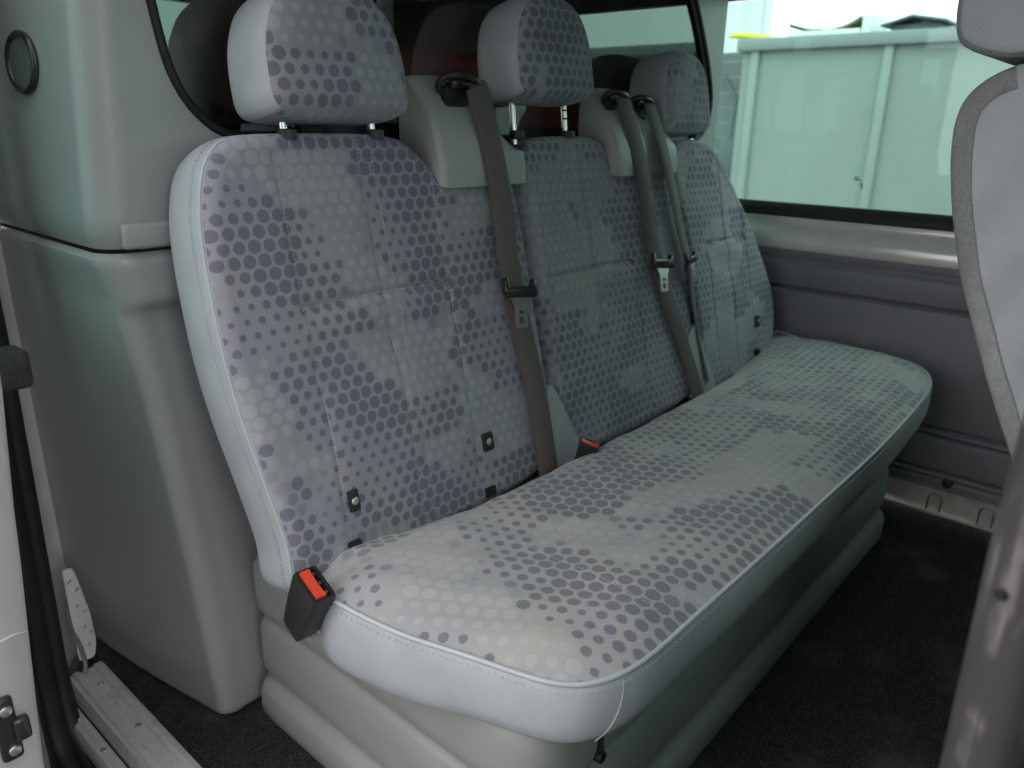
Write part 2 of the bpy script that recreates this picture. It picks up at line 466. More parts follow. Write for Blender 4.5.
# ---- plinth (moulded, ribbed)
def plinth():
    base = rounded([(.118, .222), (.118, -.415), (1.60, -.415), (1.60, .222)], [.012, .06, .05, .012], 8)
    base = resample(base, 220)
    nx = np.roll(base, -1, 0)-np.roll(base, 1, 0); nv = np.stack([nx[:, 1], -nx[:, 0]], 1); nv /= np.linalg.norm(nv, axis=1)[:, None]
    prof = [(0, .018), (.010, .024), (.030, .026), (.058, .025), (.068, .020), (.076, .008), (.083, .001), (.090, .0), (.098, .004), (.106, .009), (.12, .011), (.16, .0105),
            (.198, .009), (.205, .004), (.211, -.002), (.217, -.002), (.223, .004), (.231, .010), (.25, .012), (.30, .013), (.322, .011), (.330, .004), (.332, -.05)]
    V = []; n = len(base)
    for z, o in prof:
        o = o*.7+.003
        for i in range(n): V.append((base[i, 0]+nv[i, 0]*o, base[i, 1]+nv[i, 1]*o, z))
    F = [(k*n+i, k*n+(i+1) % n, (k+1)*n+(i+1) % n, (k+1)*n+i) for k in range(len(prof)-1) for i in range(n)]
    F.append(tuple((len(prof)-1)*n+i for i in range(n)))
    pl = mk('base', V, F, M['trim2'], bench)
    pl['label'] = 'grey moulded base with two long ridges'
    for (x, z, y) in ((.475, .207, -.413), (.74, .265, -.430), (1.03, .292, -.430)):
        b = MB(); b.disc((x, y+.004, z), (0, -1, 0), .0055, .006, 14)
        b.build('screw', M['black'], pl)
    s = MB(); s.box((.232, -.4345, .245), (.237, -.425, .305), .002, 2)
    s.disc((.235, -.425, .236), (0, -1, 0), .009, .011, 14)
    s.build('slot', M['rubber'], pl)
    return pl
plinth()

# ---- long seat cushion
CU = [(.105, .03), (.078, -.02), (.052, -.075), (.047, -.12), (.060, -.227), (.088, -.325), (.112, -.41), (.132, -.448), (.160, -.470), (.20, -.484), (.26, -.490), (.372, -.491), (.62, -.494), (.85, -.495), (1.053, -.496), (1.30, -.493), (1.50, -.485),
      (1.60, -.470), (1.68, -.440), (1.735, -.39), (1.765, -.32), (1.775, -.22), (1.77, -.08), (1.76, .03), (1.2, .04), (.6, .04)]
def zedge(x, y): return .430+.020*np.clip((x-1.1)/.6, 0, 1)
def cushion():
    P = resample(spline(CU, 8, True), 520)
    N = len(P); cx = np.array([.9, -.22])
    nx = np.roll(P, -1, 0)-np.roll(P, 1, 0); nv = np.stack([nx[:, 1], -nx[:, 0]], 1); nv /= np.linalg.norm(nv, axis=1)[:, None]
    area = .5*np.sum(P[:, 0]*np.roll(P[:, 1], -1)-np.roll(P[:, 0], -1)*P[:, 1])
    if area < 0: nv = -nv
    # medial-like centre: pull towards a segment so the rings stay even
    cen = np.stack([np.clip(P[:, 0], .42, 1.50), np.full(N, -.22)], 1)
    E = P-cen; Ln = np.linalg.norm(E, axis=1)
    V = []; UV = []; K = 46
    for k in range(K+1):
        q = k/K; rho = 1-(1-q)**1.25 if k < K else 1.
        p = cen+E*rho; e = (1-rho)*Ln
        for i in range(N):
            x, y = p[i]
            ze = zedge(x, y)
            c = .024*(1-max(0, 1-e[i]/.105)**2.3)
            # sat-in hollows and the slight ridges between the places
            dish = -.010*(math.exp(-((x-.36)/.13)**2)+math.exp(-((x-.86)/.14)**2)+math.exp(-((x-1.40)/.15)**2))*math.exp(-((y+.24)/.13)**2)
            back = -(.020+.062*np.interp(x, [.15, .50, 1.35, 1.7], [0, 1, 1, 0]))*math.exp(-((y-.0)/.065)**2)
            wr = .0018*math.sin(x*31+y*9)*math.sin(y*26-x*7)+.0012*math.sin(x*70+y*40)
            seam = -.003*sum(math.exp(-((x-s0)/.005)**2) for s0 in (.60, .93, 1.35))*min(1, e[i]/.03)
            nearlip = -.006*math.exp(-((y+.0)/.06)**2)*math.exp(-((x-.06)/.10)**2)
            V.append((x, y, ze+c+(dish+wr+seam+nearlip)*min(1, e[i]/.05)+back*min(1, e[i]/.02+(.5 if y > -.1 else 0)))); UV.append((x, y))
    F = [(k*N+i, k*N+(i+1) % N, (k+1)*N+(i+1) % N, (k+1)*N+i) for k in range(K) for i in range(N)]
    top = mk('seat_cushion', V, F, M['cloth_seat'], bench, UV); weld(top, 2e-4)
    top['label'] = 'long spotted cloth seat cushion'
    # vinyl skirt
    V = []; 
    prof = [(0, 0), (.001, -.004), (.004, -.010), (.006, -.022), (.007, -.040), (.007, -.060), (.005, -.080), (.001, -.098), (-.007, -.112), (-.018, -.121), (-.034, -.124)]
    for (o, dz) in prof:
        for i in range(N):
            x, y = P[i]
            fr = np.clip((-.35-y)/.1, 0, 1)*np.clip((x-.16)/.2, 0, 1)
            k = np.interp(y, [-.5, -.42, -.34, -.2, 0], [.80, .84, .88, 1.02, 1.12]) if x < .9 else .80
            w = .002*math.sin(i*.13)*math.sin(-dz*20)
            V.append((x+nv[i, 0]*(o+w*.3), y+nv[i, 1]*(o+w*.3), zedge(x, y)+dz*k))
    m = len(prof)
    F = [(k*N+i, k*N+(i+1) % N, (k+1)*N+(i+1) % N, (k+1)*N+i) for k in range(m-1) for i in range(N)]
    sk = mk('skirt', V, F, M['vinyl'], top, None, 60)
    sk['label'] = 'smooth pale grey vinyl side band'
    rim = [(P[i, 0]+nv[i, 0]*.001, P[i, 1]+nv[i, 1]*.001, zedge(*P[i])+.0005) for i in range(0, N, 2)]
    b = MB(); b.tube(rim, .0034, 10, closed=True)
    pp = b.build('piping', M['vinyl_pipe'], top)
    # stitch row just under the piping + corner seam
    b = MB(); PP = resample(P, 900)
    for i in range(0, 900, 2):
        x, y = PP[i]; x2, y2 = PP[(i+1) % 900]
        if y > .0: continue
        j = int(i/900*N) % N
        o = .006
        a = (x+nv[j, 0]*o, y+nv[j, 1]*o, zedge(x, y)-.0085); c2 = (x2+nv[j, 0]*o, y2+nv[j, 1]*o, zedge(x2, y2)-.0085)
        b.tube([a, c2], .0008, 5)
    b.build('stitching', M['vinyl_pipe'], top)
    b = MB()
    i0 = min(range(N), key=lambda i: (P[i, 0]-.19)**2+(P[i, 1]+.483)**2)
    path = []
    sgn = -1 if P[(i0-6) % N, 0] < P[i0, 0] else 1
    for t in np.linspace(0, 1, 20):
        fi = i0+sgn*3.5*t*t; a_ = int(math.floor(fi)); w_ = fi-a_
        pp_ = P[a_ % N]*(1-w_)+P[(a_+1) % N]*w_; nn_ = nv[a_ % N]
        o = np.interp(t*.095, [0, .008, .018, .032, .048, .064, .079, .095], [.001, .004, .006, .007, .007, .005, .001, -.007])
        path.append((pp_[0]+nn_[0]*(o+.0009), pp_[1]+nn_[1]*(o+.0009), .43-.095*t))
    b.tube(path, .0009, 6); b.build('corner_seam', M['vinyl_pipe'], sk)
    return top
cushion()

# ---- backrests
TH = math.hypot(.137, .59)
Tt = (0, .137/TH, .59/TH); Nn = (0, -.59/TH, .137/TH)
FR = ((0, -.02, .44), (1, 0, 0), Tt, Nn)
def bplane(s, t, h=0.):
    return Vector(FR[0])+Vector(FR[1])*s+Vector(Tt)*t+Vector(Nn)*h

def backrest(outline, bulge, cloth, label, near_side=None, depth=.125):
    V, F, UV, tags, rows, N, P, nv = pillow(outline, FR, depth, .026, bulge, 300, 64, .004, 8, .03)
    keep_f = []
    for (k, i), f in zip(tags, F):
        r = rows[k+1]
        onleft = nv[i, 0] < -.35
        if near_side is not None:
            # vinyl takes over just round the near front edge
            lim = near_side
            isv = (r != 'front' and (onleft or r == 'back')) or (r == 'front' and pillow.ring_e[k+1] < .0035 and onleft)
        else:
            isv = r == 'back'
        keep_f.append(not isv)
    v, f, u = submesh(V, F, UV, keep_f)
    o = mk('backrest', v, f, cloth, bench, u); weld(o, 2e-4); o['label'] = label
    v, f, u = submesh(V, F, UV, [not x for x in keep_f])
    s = mk('side_panel', v, f, M['vinyl'], o, u); weld(s, 1e-6); s['label'] = 'pale vinyl side and back'
    return o, V, N, rows, nv, P

def seat_bulge(x0, x1, tseam, L0, L1, wob=1.0):
    mid = (L0+L1)/2; hw = (L1-L0)/2
    def fn(s, t):
        q = (s-mid)/hw
        h = 0
        inside = 1/(1+math.exp(-(1-abs(q))*22))
        h -= .007*inside
        h += .009*math.exp(-((t-.16)/.12)**2)*inside           # lumbar
        for e in (L0, L1, L0+(L1-L0)*.52):
            h -= .0035*math.exp(-((s-e)/.0045)**2)*(1 if t < .58 else 0)
        if L0-.005 < s < L1+.005: h -= .007*math.exp(-((t-tseam)/.005)**2); h += .004*math.exp(-((t-tseam+.03)/.02)**2)
        h += .0012*wob*math.sin(s*38+t*13)*math.sin(t*29-s*11)
        h += .0025*wob*math.sin((s*1.0+t*1.3)*34)*math.exp(-((t-.25)/.1)**2)*inside
        return h
    return fn

out1 = [(.050, -.040), (.048, .02), (.046, .05), (.036, .13), (.024, .22), (.018, .30), (.018, .38), (.022, .46), (.030, .515), (.050, .570), (.085, .602), (.14, .610), (.25, .611), (.34, .609), (.40, .598), (.44, .565), (.47, .535),
        (.55, .53), (.63, .53), (.655, .50), (.660, .40), (.662, .25), (.664, .12), (.655, .03), (.60, -.035), (.45, -.05), (.25, -.05), (.10, -.05)]
b1, V1, N1, rows1, nv1, P1 = backrest(spline(out1, 6, True), seat_bulge(.02, .66, .362, .150, .440), M['cloth_back'], 'near backrest of spotted cloth with pale vinyl side', near_side=True)
out2 = [(.672, -.04), (.670, .12), (.668, .30), (.670, .47), (.675, .54), (.700, .585), (.75, .602), (.84, .606), (.93, .602), (.975, .580), (1.00, .535), (1.10, .53), (1.20, .53), (1.235, .50), (1.245, .40), (1.248, .2), (1.25, .06), (1.22, -.03), (1.0, -.05), (.8, -.05)]
b2, *_ = backrest(spline(out2, 6, True), seat_bulge(.67, 1.25, .33, .71, 1.01, .8), M['cloth_middle'], 'middle backrest of spotted cloth behind two hanging belts')
out3 = [(1.275, -.04), (1.270, .12), (1.265, .30), (1.240, .47), (1.23, .54), (1.26, .585), (1.32, .598), (1.39, .595), (1.455, .580), (1.515, .535), (1.575, .455), (1.645, .350), (1.70, .25), (1.735, .16), (1.74, .08), (1.715, .02), (1.66, -.03), (1.5, -.05), (1.35, -.05)]
b3, *_ = backrest(spline(out3, 6, True), seat_bulge(1.27, 1.73, .33, 1.36, 1.58, .8), M['cloth_far'], 'far backrest by the side window')

# piping + stitches down the near edge of the first backrest
idx = [i for i in range(N1) if nv1[i, 0] < -.35]
# order along the outline
brk = max(range(len(idx)), key=lambda j: (idx[j]-idx[j-1]) % N1)
idx = idx[brk:]+idx[:brk]
ring = 63
pts = [Vector(V1[ring*N1+i]) for i in idx]
MB().tube(pts, .0032, 8).build('piping', M['vinyl_pipe'], b1)
b = MB()
pts2 = resample([tuple(Vector(V1[(65)*N1+i])+Vector((-.0025, 0, 0))) for i in idx], 190, False)
for i in range(0, 189, 2): b.tube([pts2[i], pts2[i+1]], .0009, 5)
b.build('stitching', M['vinyl_pipe'], b1)

# black patches with press studs, low on the backrests; dark anchor slots under them
def patch(s, t, par, w=.0125):
    c = bplane(s, t, .001)
    m4 = Matrix.Translation(c) @ Matrix(((1, 0, 0), (0, Tt[1], Nn[1]), (0, Tt[2], Nn[2]))).to_4x4()
    p = MB().box((-w, -.0165, -.002), (w, .0165, .0045), .0015, 2, m4).build('fabric_tab', M['black'], par)
    q = MB(); q.tube([c+Vector(Nn)*.0035, c+Vector(Nn)*.0055, c+Vector(Nn)*.0070], [.0062, .0062, .004], 18)
    q.build('stud', M['steel'], p)
patch(.163, .062, b1, .009); patch(.463, .066, b1); patch(1.60, .085, b3)
def slot(s, t, par):
    a = bplane(s, t, .0)
    q = MB(); pth = [bplane(s-.022, t-.018, .003), bplane(s-.012, t-.002, .006), bplane(s+.002, t+.006, .007), bplane(s+.014, t+.004, .006), bplane(s+.02, t-.008, .004)]
    m4 = Matrix.Translation(bplane(s, t-.012, .002)) @ Matrix(((1, 0, 0), (0, Tt[1], Nn[1]), (0, Tt[2], Nn[2]))).to_4x4()
    q.box((-.012, -.010, -.006), (.012, .008, .002), .002, 2, m4)
    q.build('anchor_slot', M['rubber'], par)
slot(.150, .006, b1); slot(.452, -.012, b1); slot(1.585, .01, b3)

# ---- headrests
def headrest(cx, zb, cloth, label, h=.188, hw=.128, rods=None, yb=.088):
    tl = math.radians(9)
    T = (0, math.sin(tl), math.cos(tl)); Nv = (0, -math.cos(tl), math.sin(tl))
    fr = ((cx, yb, zb), (1, 0, 0), T, Nv)
    half = [(0, 0), (hw*.55, -.001), (hw*.88, .004), (hw*.985, .020), (hw*1.0, .045), (hw*.99, .080), (hw*.93, .115), (hw*.80, .148), (hw*.58, .172), (hw*.30, .185), (0, .189)]
    half = [(a, b*h/.188) for a, b in half]
    outl = half+[(-a, b) for a, b in half[-2:0:-1]]
    def bl(s, t): return .010*(1-(s/hw)**2)+.0012*math.sin(s*60+t*30)*math.sin(t*50)
    V, F, UV, tags, rows, N, P, nv = pillow(spline(outl, 6, True), fr, .115, .022, bl, 160, 34, .003, 8, .028)
    kf = []
    for (k, i), f in zip(tags, F):
        r = rows[k+1]; t = P[i, 1]
        side = abs(nv[i, 0]) > .45 or (t > .11 and P[i, 0] < -.05)
        isv = (r == 'front' and pillow.ring_e[k+1] < .004 and side) or (r != 'front' and side) or (r == 'back' and t > .02)
        kf.append(not isv)
    v, f, u = submesh(V, F, UV, kf)
    o = mk('headrest', v, f, cloth, bench, u); weld(o, 2e-4); o['label'] = label
    v, f, u = submesh(V, F, UV, [not x for x in kf]); s = mk('side_panel', v, f, M['vinyl'], o, u); weld(s, 1e-6)
    s['label'] = 'smooth grey vinyl edge'
    zt = 1.03
    for sx in (-.08, .08):
        y0 = .136; b = MB()
        top = Vector((cx+sx, y0+.006+(zb-1.0)*.1, zb+.03)); bot = Vector((cx+sx, y0+.002, zt-.02))
        b.tube([bot, top], .0062, 16)
        ro = b.build('post', M['chrome'], o)
        if zb > 1.06 and sx > 0:
            nb = MB()
            for k in range(4): nb.tube([bot.lerp(top, .42+.14*k)+Vector((-.0075, -.003, 0)), bot.lerp(top, .42+.14*k)+Vector((.004, -.0055, .0))], .0022, 8)
            nb.build('notch', M['black'], ro)
        c = MB(); c.tube([(cx+sx, y0-.004, zt-.010), (cx+sx, y0-.003, zt+.004), (cx+sx, y0-.003, zt+.006)], [.0145, .0145, .011], 20)
        c.build('collar', M['black'], o)
    return o
headrest(.266, 1.056, M['cloth_head'], 'near headrest cut by the top of the frame')
headrest(.770, 1.096, M['cloth_head2'], 'middle headrest raised on chrome posts', hw=.121)
headrest(1.300, 1.036, M['cloth_head3'], 'far headrest in teal window light', hw=.113, yb=.095)

# ---- belt towers
def tower(x0, x1, label, double=False):
    prof = [(.086, .942), (.088, .975), (.097, 1.015), (.115, 1.055), (.138, 1.088), (.158, 1.110), (.170, 1.121), (.182, 1.125), (.196, 1.120), (.200, 1.07), (.200, .942)]
    pr = spline(prof[:9], 4)+[np.array(p) for p in prof[9:]]
    # cross-sections along x, rounded at both ends, shoulders dropping on the right
    V = []; secs = []
    r = .014; xs = []
    for k in range(7): an = PI/2*k/6; xs.append((x0+r*(1-math.cos(an)), 1-math.sin(an)))
    for k in range(1, 11): xs.append((x0+r+(x1-x0-2*r)*k/11, 0))
    for k in range(7): an = PI/2*(6-k)/6; xs.append((x1-r*(1-math.cos(an)), 1-math.sin(an)))
    cy, cz = .17, 1.0; n = len(pr)
    for x, sh in xs:
        fx = (x-x0)/(x1-x0)
        drop = (.06 if double else .115)*max(0, (fx-.50)/.50)**1.5+.004*max(0, (.2-fx)/.2)**2
        for (y, z) in pr:
            ins = sh*r*.85
            dy, dz = cy-y, cz-z; L = math.hypot(dy, dz)
            zz = z+dz/L*ins; yy = y+dy/L*ins
            zz -= drop*max(0, min(1, (zz-1.0)/.1))
            if double:
                ch = math.exp(-((fx-.60)/.12)**4)*.016*max(0, min(1, (1.10-zz)/.06))
                yy += ch if y < .17 else 0
            V.append((x, yy, zz))
    F = []
    for k in range(len(xs)-1):
        for i in range(n): j = (i+1) % n; F.append((k*n+i, k*n+j, (k+1)*n+j, (k+1)*n+i))
    F.append(tuple(range(n))); F.append(tuple((len(xs)-1)*n+i for i in range(n)))
    o = mk('belt_tower', V, F, M['tower'], bench, None, 50); o['label'] = label
    return o
tw1 = tower(.452, .672, 'grey-green moulded belt tower beside the near headrest')
tw2 = tower(.972, 1.235, 'grey-green moulded belt tower carrying two belts', True)

def guide(c, par, sc=1.0):
    c = Vector(c)
    b = MB(); path = []
    for k in range(28):
        an = 2*PI*k/28
        path.append(c+Vector((math.cos(an)*.034*sc, -math.sin(an)*.010*sc-.004*math.cos(an), math.sin(an)*.0135*sc-.006*math.cos(an))))
    b.tube(path, [.0062]*28, 10, closed=True)
    o = b.build('belt_guide', M['black_gloss'], par)
    b = MB(); b.box((c.x-.033, c.y+.001, c.z-.038), (c.x+.026, c.y+.016, c.z+.002), .006, 3); b.build('opening', M['rubber'], par)
    m4 = Matrix.Translation(c+Vector((.008, .004, .008))) @ Matrix.Rotation(math.radians(-8), 4, 'Y')
    b = MB().box((-.030, -.012, -.010), (.030, .014, .010), .007, 3, m4); b.build('cap', M['black_gloss'], o)
    return o
guide((.530, .126, 1.106), tw1, 1.3); guide((1.015, .130, 1.100), tw2, 1.1); guide((1.120, .130, 1.092), tw2, 1.1)

# ---- belts
def belt(path, wd, w, label):
    p = spline(path, 10); 
    if isinstance(wd, list): wd = [tuple(x) for x in spline(wd, 10)]
    o = MB().ribbon(p, wd, w, .0016).build('seat_belt', M['belt'], bench); o['label'] = label; return o
def tongue(c, xd, td, par, sc=1.0):
    """black slider with stamped latch plate; c centre, xd across, td down the belt"""
    X = Vector(xd).normalized(); D = Vector(td).normalized(); D = (D-X*D.dot(X)).normalized(); Z = X.cross(D)
    if Z.y > 0: Z = -Z
    R = Matrix((X, D, Z)).transposed().to_4x4(); R.translation = Vector(c); 
    def fn(a, b_, w): return (R @ Vector((a*sc, b_*sc, w*sc)))
    bar = [(-.034, -.016), (-.027, -.018), (-.024, -.004), (.024, -.004), (.027, -.016), (.033, -.014), (.037, .010), (.030, .014), (-.028, .014), (-.034, .004)]
    o = MB().prism(bar, fn, -.002, .008, .002).build('tongue', M['black_gloss'], par)
    pl = MB()
    # plate with two square holes: outline + holes triangulated
    bm = bmesh.new()
    outer = rounded([(-.022, .012), (.022, .012), (.0125, .028), (.0125, .062), (-.0125, .062), (-.0125, .028)], [.001, .001, .004, .004, .004, .004], 4)
    holes = [[(-.0055, .034), (.0055, .034), (.0055, .040), (-.0055, .040)], [(-.0055, .045), (.0055, .045), (.0055, .055), (-.0055, .055)]]
    es = []
    for lp in [outer]+holes:
        vs = [bm.verts.new((a, q, 0)) for a, q in lp]
        es += [bm.edges.new((vs[i], vs[(i+1) % len(vs)])) for i in range(len(vs))]
    bmesh.ops.triangle_fill(bm, edges=es, use_beauty=True)
    r = bmesh.ops.extrude_face_region(bm, geom=list(bm.faces)); bmesh.ops.translate(bm, vec=(0, 0, .0026), verts=[x for x in r['geom'] if isinstance(x, bmesh.types.BMVert)])
    bm.verts.index_update()
    pl.add([fn(v.co.x, v.co.y, v.co.z+.0025) for v in bm.verts], [[v.index for v in f.verts] for f in bm.faces]); bm.free()
    q = pl.build('latch_plate', M['steel'], o, 20)
    return o
X1 = [(.548, .150, 1.108), (.553, .118, 1.112), (.560, .106, 1.090), (.578, .078, .955), (.576, .045, .80), (.584, .025, .70), (.600, -.010, .55), (.600, -.048, .385)]
bel1 = belt(X1, (1, -.12, 0), .052, 'brown-grey belt hanging between the near and middle places')
tongue((.578, .026, .762), (1, -.12, -.12), (.06, -.26, -1), bel1, 1.15)
MB().box((.570, -.064, .390), (.632, -.052, .402), .003, 2).build('end_stop', M['black'], bel1)
X2 = [(1.020, .150, 1.100), (1.025, .122, 1.105), (1.028, .112, 1.085), (1.060, .078, .95), (1.080, .044, .77), (1.105, .024, .68), (1.165, -.012, .53), (1.205, -.050, .39)]
bel2 = belt(X2, (1, -.12, 0), .049, 'brown-grey belt hanging between the middle and far places')
tongue((1.080, .024, .752), (1, -.12, -.12), (.16, -.28, -1), bel2, 1.1)
X3 = [(1.125, .150, 1.092), (1.130, .122, 1.097), (1.135, .108, 1.075), (1.175, .078, .95), (1.205, .045, .80), (1.228, .028, .72), (1.255, .015, .60), (1.275, -.030, .43)]
bel3 = belt(X3, [(1, -.1, 0), (1, -.1, 0), (1, -.02, 0), (1, .05, 0), (.98, .12, 0), (.96, .2, 0), (.93, .33, 0), (.93, .33, 0)], .045, 'narrow-looking belt twisted edge-on by the far backrest')
tongue((1.213, .022, .745), (.97, .18, 0), (.1, -.25, -1), bel3, .9)

# vinyl wedges showing at the foot of the belts
def wedge(pts, th, label):
    V = [bplane(s, t, .006) for s, t in pts]+[bplane(s, t, -.02) for s, t in pts]; n = len(pts)
    F = [tuple(range(n)), tuple(range(2*n-1, n-1, -1))]+[(i, (i+1) % n, n+(i+1) % n, n+i) for i in range(n)]
    o = mk('belt_gusset', V, F, M['vinyl'], bench); o['label'] = label
wedge([(.655, .125), (.668, .11), (.722, -.02), (.72, -.045), (.63, -.045), (.63, .10)], .02, 'grey vinyl wedge beside the foot of the near belt')
wedge([(1.238, .14), (1.250, .125), (1.31, -.02), (1.31, -.04), (1.20, -.04), (1.20, .12)], .02, 'grey vinyl wedge beside the foot of the second belt')

# ---- buckles
def buckle(base, axis, long, label, L=.105, wl=.052, ws=.026):
    A = Vector(axis).normalized(); B = Vector(long).normalized(); B = (B-A*B.dot(A)).normalized(); Cc = B.cross(A)
    R = Matrix((B, Cc, A)).transposed().to_4x4(); R.translation = Vector(base)
    b = MB()
    # tapered shell: wider at the mouth
    secs = [(0, .62, .8), (.008, .74, .92), (.05, .88, 1.0), (L-.006, 1.0, 1.0), (L, .96, .94)]
    V = []; n = 0
    for z, a, c in secs:
        lp = rounded([(-wl/2*a, -ws/2*c), (wl/2*a, -ws/2*c), (wl/2*a, ws/2*c), (-wl/2*a, ws/2*c)], .004, 3); n = len(lp)
        V += [R @ Vector((p, q, z)) for p, q in lp]
    for (a, c, z) in ((.84, .66, L), (.82, .62, L-.010)):
        lp = rounded([(-wl/2*a, -ws/2*c), (wl/2*a, -ws/2*c), (wl/2*a, ws/2*c), (-wl/2*a, ws/2*c)], .002, 3)
        V += [R @ Vector((p, q, z)) for p, q in lp]
    k = len(V)//n
    F = [(j*n+i, j*n+(i+1) % n, (j+1)*n+(i+1) % n, (j+1)*n+i) for j in range(k-1) for i in range(n)]+[tuple(range(n)), tuple((k-1)*n+i for i in range(n))]
    o = mk('buckle', V, F, M['black'], bench); o['label'] = label
    # red press button, sunken along one side with a curved top
    btn = MB(); nb = 9; W = wl*.40
    prof = [(-W, L-.012)]+[(-W+2*W*i/(nb-1), L+.0035-.0030*math.sin(PI*i/(nb-1))) for i in range(nb)]+[(W, L-.012)]
    V = []; m = len(prof)
    for cside in (-ws*.10, ws*.30):
        V += [R @ Vector((p, cside, z)) for p, z in prof]
    F = [tuple(range(m)), tuple(range(2*m-1, m-1, -1))]+[(i, (i+1) % m, m+(i+1) % m, m+i) for i in range(m)]
    mk('button', V, F, M['red'], o)
    t = MB()
    for px in (-.35, .0, .35):
        c = R @ Vector((px*wl*.8, -ws*.22, L-.006)); t.tube([c, c+A*.005], [.0028, .002], 8)
    t.build('latch_detail', M['steel'], o)
    return o
bk1 = buckle((.026, -.050, .366), (.04, -.42, .90), (-.06, -.90, -.42), 'black buckle with orange-red button at the near end', .100, .058, .036)
buckle((.668, -.066, .400), (.12, -.28, .95), (.45, -.83, -.30), 'black buckle with orange-red button between the places', .062, .042, .028)
buckle((1.742, -.038, .402), (.0, -.3, .95), (.5, -.8, -.3), 'buckle with only its red button showing at the far end', .055, .036, .02)

# ================================================================== FRONT SEAT at right
fs = empty('front_seat', (.97, -.95, 0), 'pale grey vinyl front seat cut by the right edge, seen from its side', 'car seat')
FRs = ((.765, 0, 0), (0, 1, 0), (0, 0, 1), (-1, 0, 0))
oS = [(y_+.007, z_) for y_, z_ in [(-.668, 1.134), (-.632, 1.118), (-.608, 1.092), (-.600, 1.06), (-.602, 1.02), (-.608, .984), (-.618, .94), (-.628, .904), (-.645, .85), (-.672, .785), (-.702, .715), (-.744, .627), (-.782, .553), (-.83, .45),
      (-.90, .40), (-.98, .42), (-.99, .50), (-.94, .64), (-.88, .78), (-.82, .92), (-.77, 1.05), (-.735, 1.115), (-.70, 1.134)]]
def front_part(outl, fr, depth, name, bl, mat_side, strip, label, N=240, K=40, r=.02, rear=None):
    V, F, UV, tags, rows, N, P, nv = pillow(spline(outl, 6, True), fr, depth, r, bl, N, K, .0, 8, .02, strip*1.15)
    kf = []
    for (k, i), f in zip(tags, F):
        p = V[f[0]]
        rear_edge = rear(P[i], nv[i])
        if rows[k+1] == 'front':
            st = rear_edge and pillow.ring_e[k] < strip
        else: st = rear_edge
        kf.append(not st)
    v, f, u = submesh(V, F, UV, kf); o = mk(name, v, f, mat_side, fs, u); weld(o, 2e-4); o['label'] = label
    v, f, u = submesh(V, F, UV, [not x for x in kf]); q = mk('edge_band', v, f, M['velour'], o, u); weld(q, 1e-6); q['label'] = 'fuzzy grey velour edge'
    # dark stitch line along the join
    idx = [i for i in range(N) if rear(P[i], nv[i])]
    if idx:
        brk = max(range(len(idx)), key=lambda j: (idx[j]-idx[j-1]) % N); idx = idx[brk:]+idx[:brk]
        pts = []
        for i in idx:
            kk = next((k for k in range(K) if pillow.ring_e[k] < strip), K-1)
            pts.append(Vector(V[kk*N+i])+Vector(fr[3])*.0006)
        MB().tube(pts, .0013, 6).build('seam', M['ext_rim'], o)
    return o
front_part(oS, FRs, .44, 'backrest', lambda s, t: .004*math.sin(t*9)+.0015*math.sin(s*60+t*35), M['vinyl_pale'], .032, 'pale vinyl backrest', rear=lambda p, n: n[0] > .02 and (p[0] > -.655 or p[1] < 1.0))
FRh = ((.80, 0, 0), (0, 1, 0), (0, 0, 1), (-1, 0, 0))
oH = [(y_+.012, z_-.003) for y_, z_ in [(-.652, 1.145), (-.622, 1.150), (-.600, 1.158), (-.582, 1.172), (-.574, 1.20), (-.573, 1.24), (-.578, 1.29), (-.60, 1.335), (-.64, 1.355), (-.68, 1.345), (-.705, 1.30), (-.712, 1.24), (-.705, 1.18), (-.69, 1.152)]]
front_part(oH, FRh, .30, 'headrest', lambda s, t: .006*math.sin(t*14), M['vinyl_pale'], .008, 'pale vinyl headrest', 160, 26, .02, rear=lambda p, n: (n[0] > .25 or (n[1] < -.3 and p[0] > -.66)) and p[1] < 1.30)
hh = [c for c in fs.children if c.name.startswith('headrest')][0]
for x in (.855, 1.04): MB().tube([(x, -.672, 1.09), (x, -.664, 1.18)], .0065, 14).build('post', M['chrome'], hh)
b = MB(); b.box((.76, -1.42, .36), (1.21, -.90, .50), .05, 4); b.build('seat_cushion', M['vinyl_pale'], fs)
b = MB(); b.box((.80, -1.38, 0), (1.17, -.93, .37), .02, 2); b.build('pedestal', M['dark'], fs)

# ================================================================== THE SETTING
# floor
fl = MB()
nx_, ny_ = 50, 60
fl.box((-.05, -2.0, -.03), (1.90, .90, 0.0)); struct(fl.build('floor', M['carpet']))

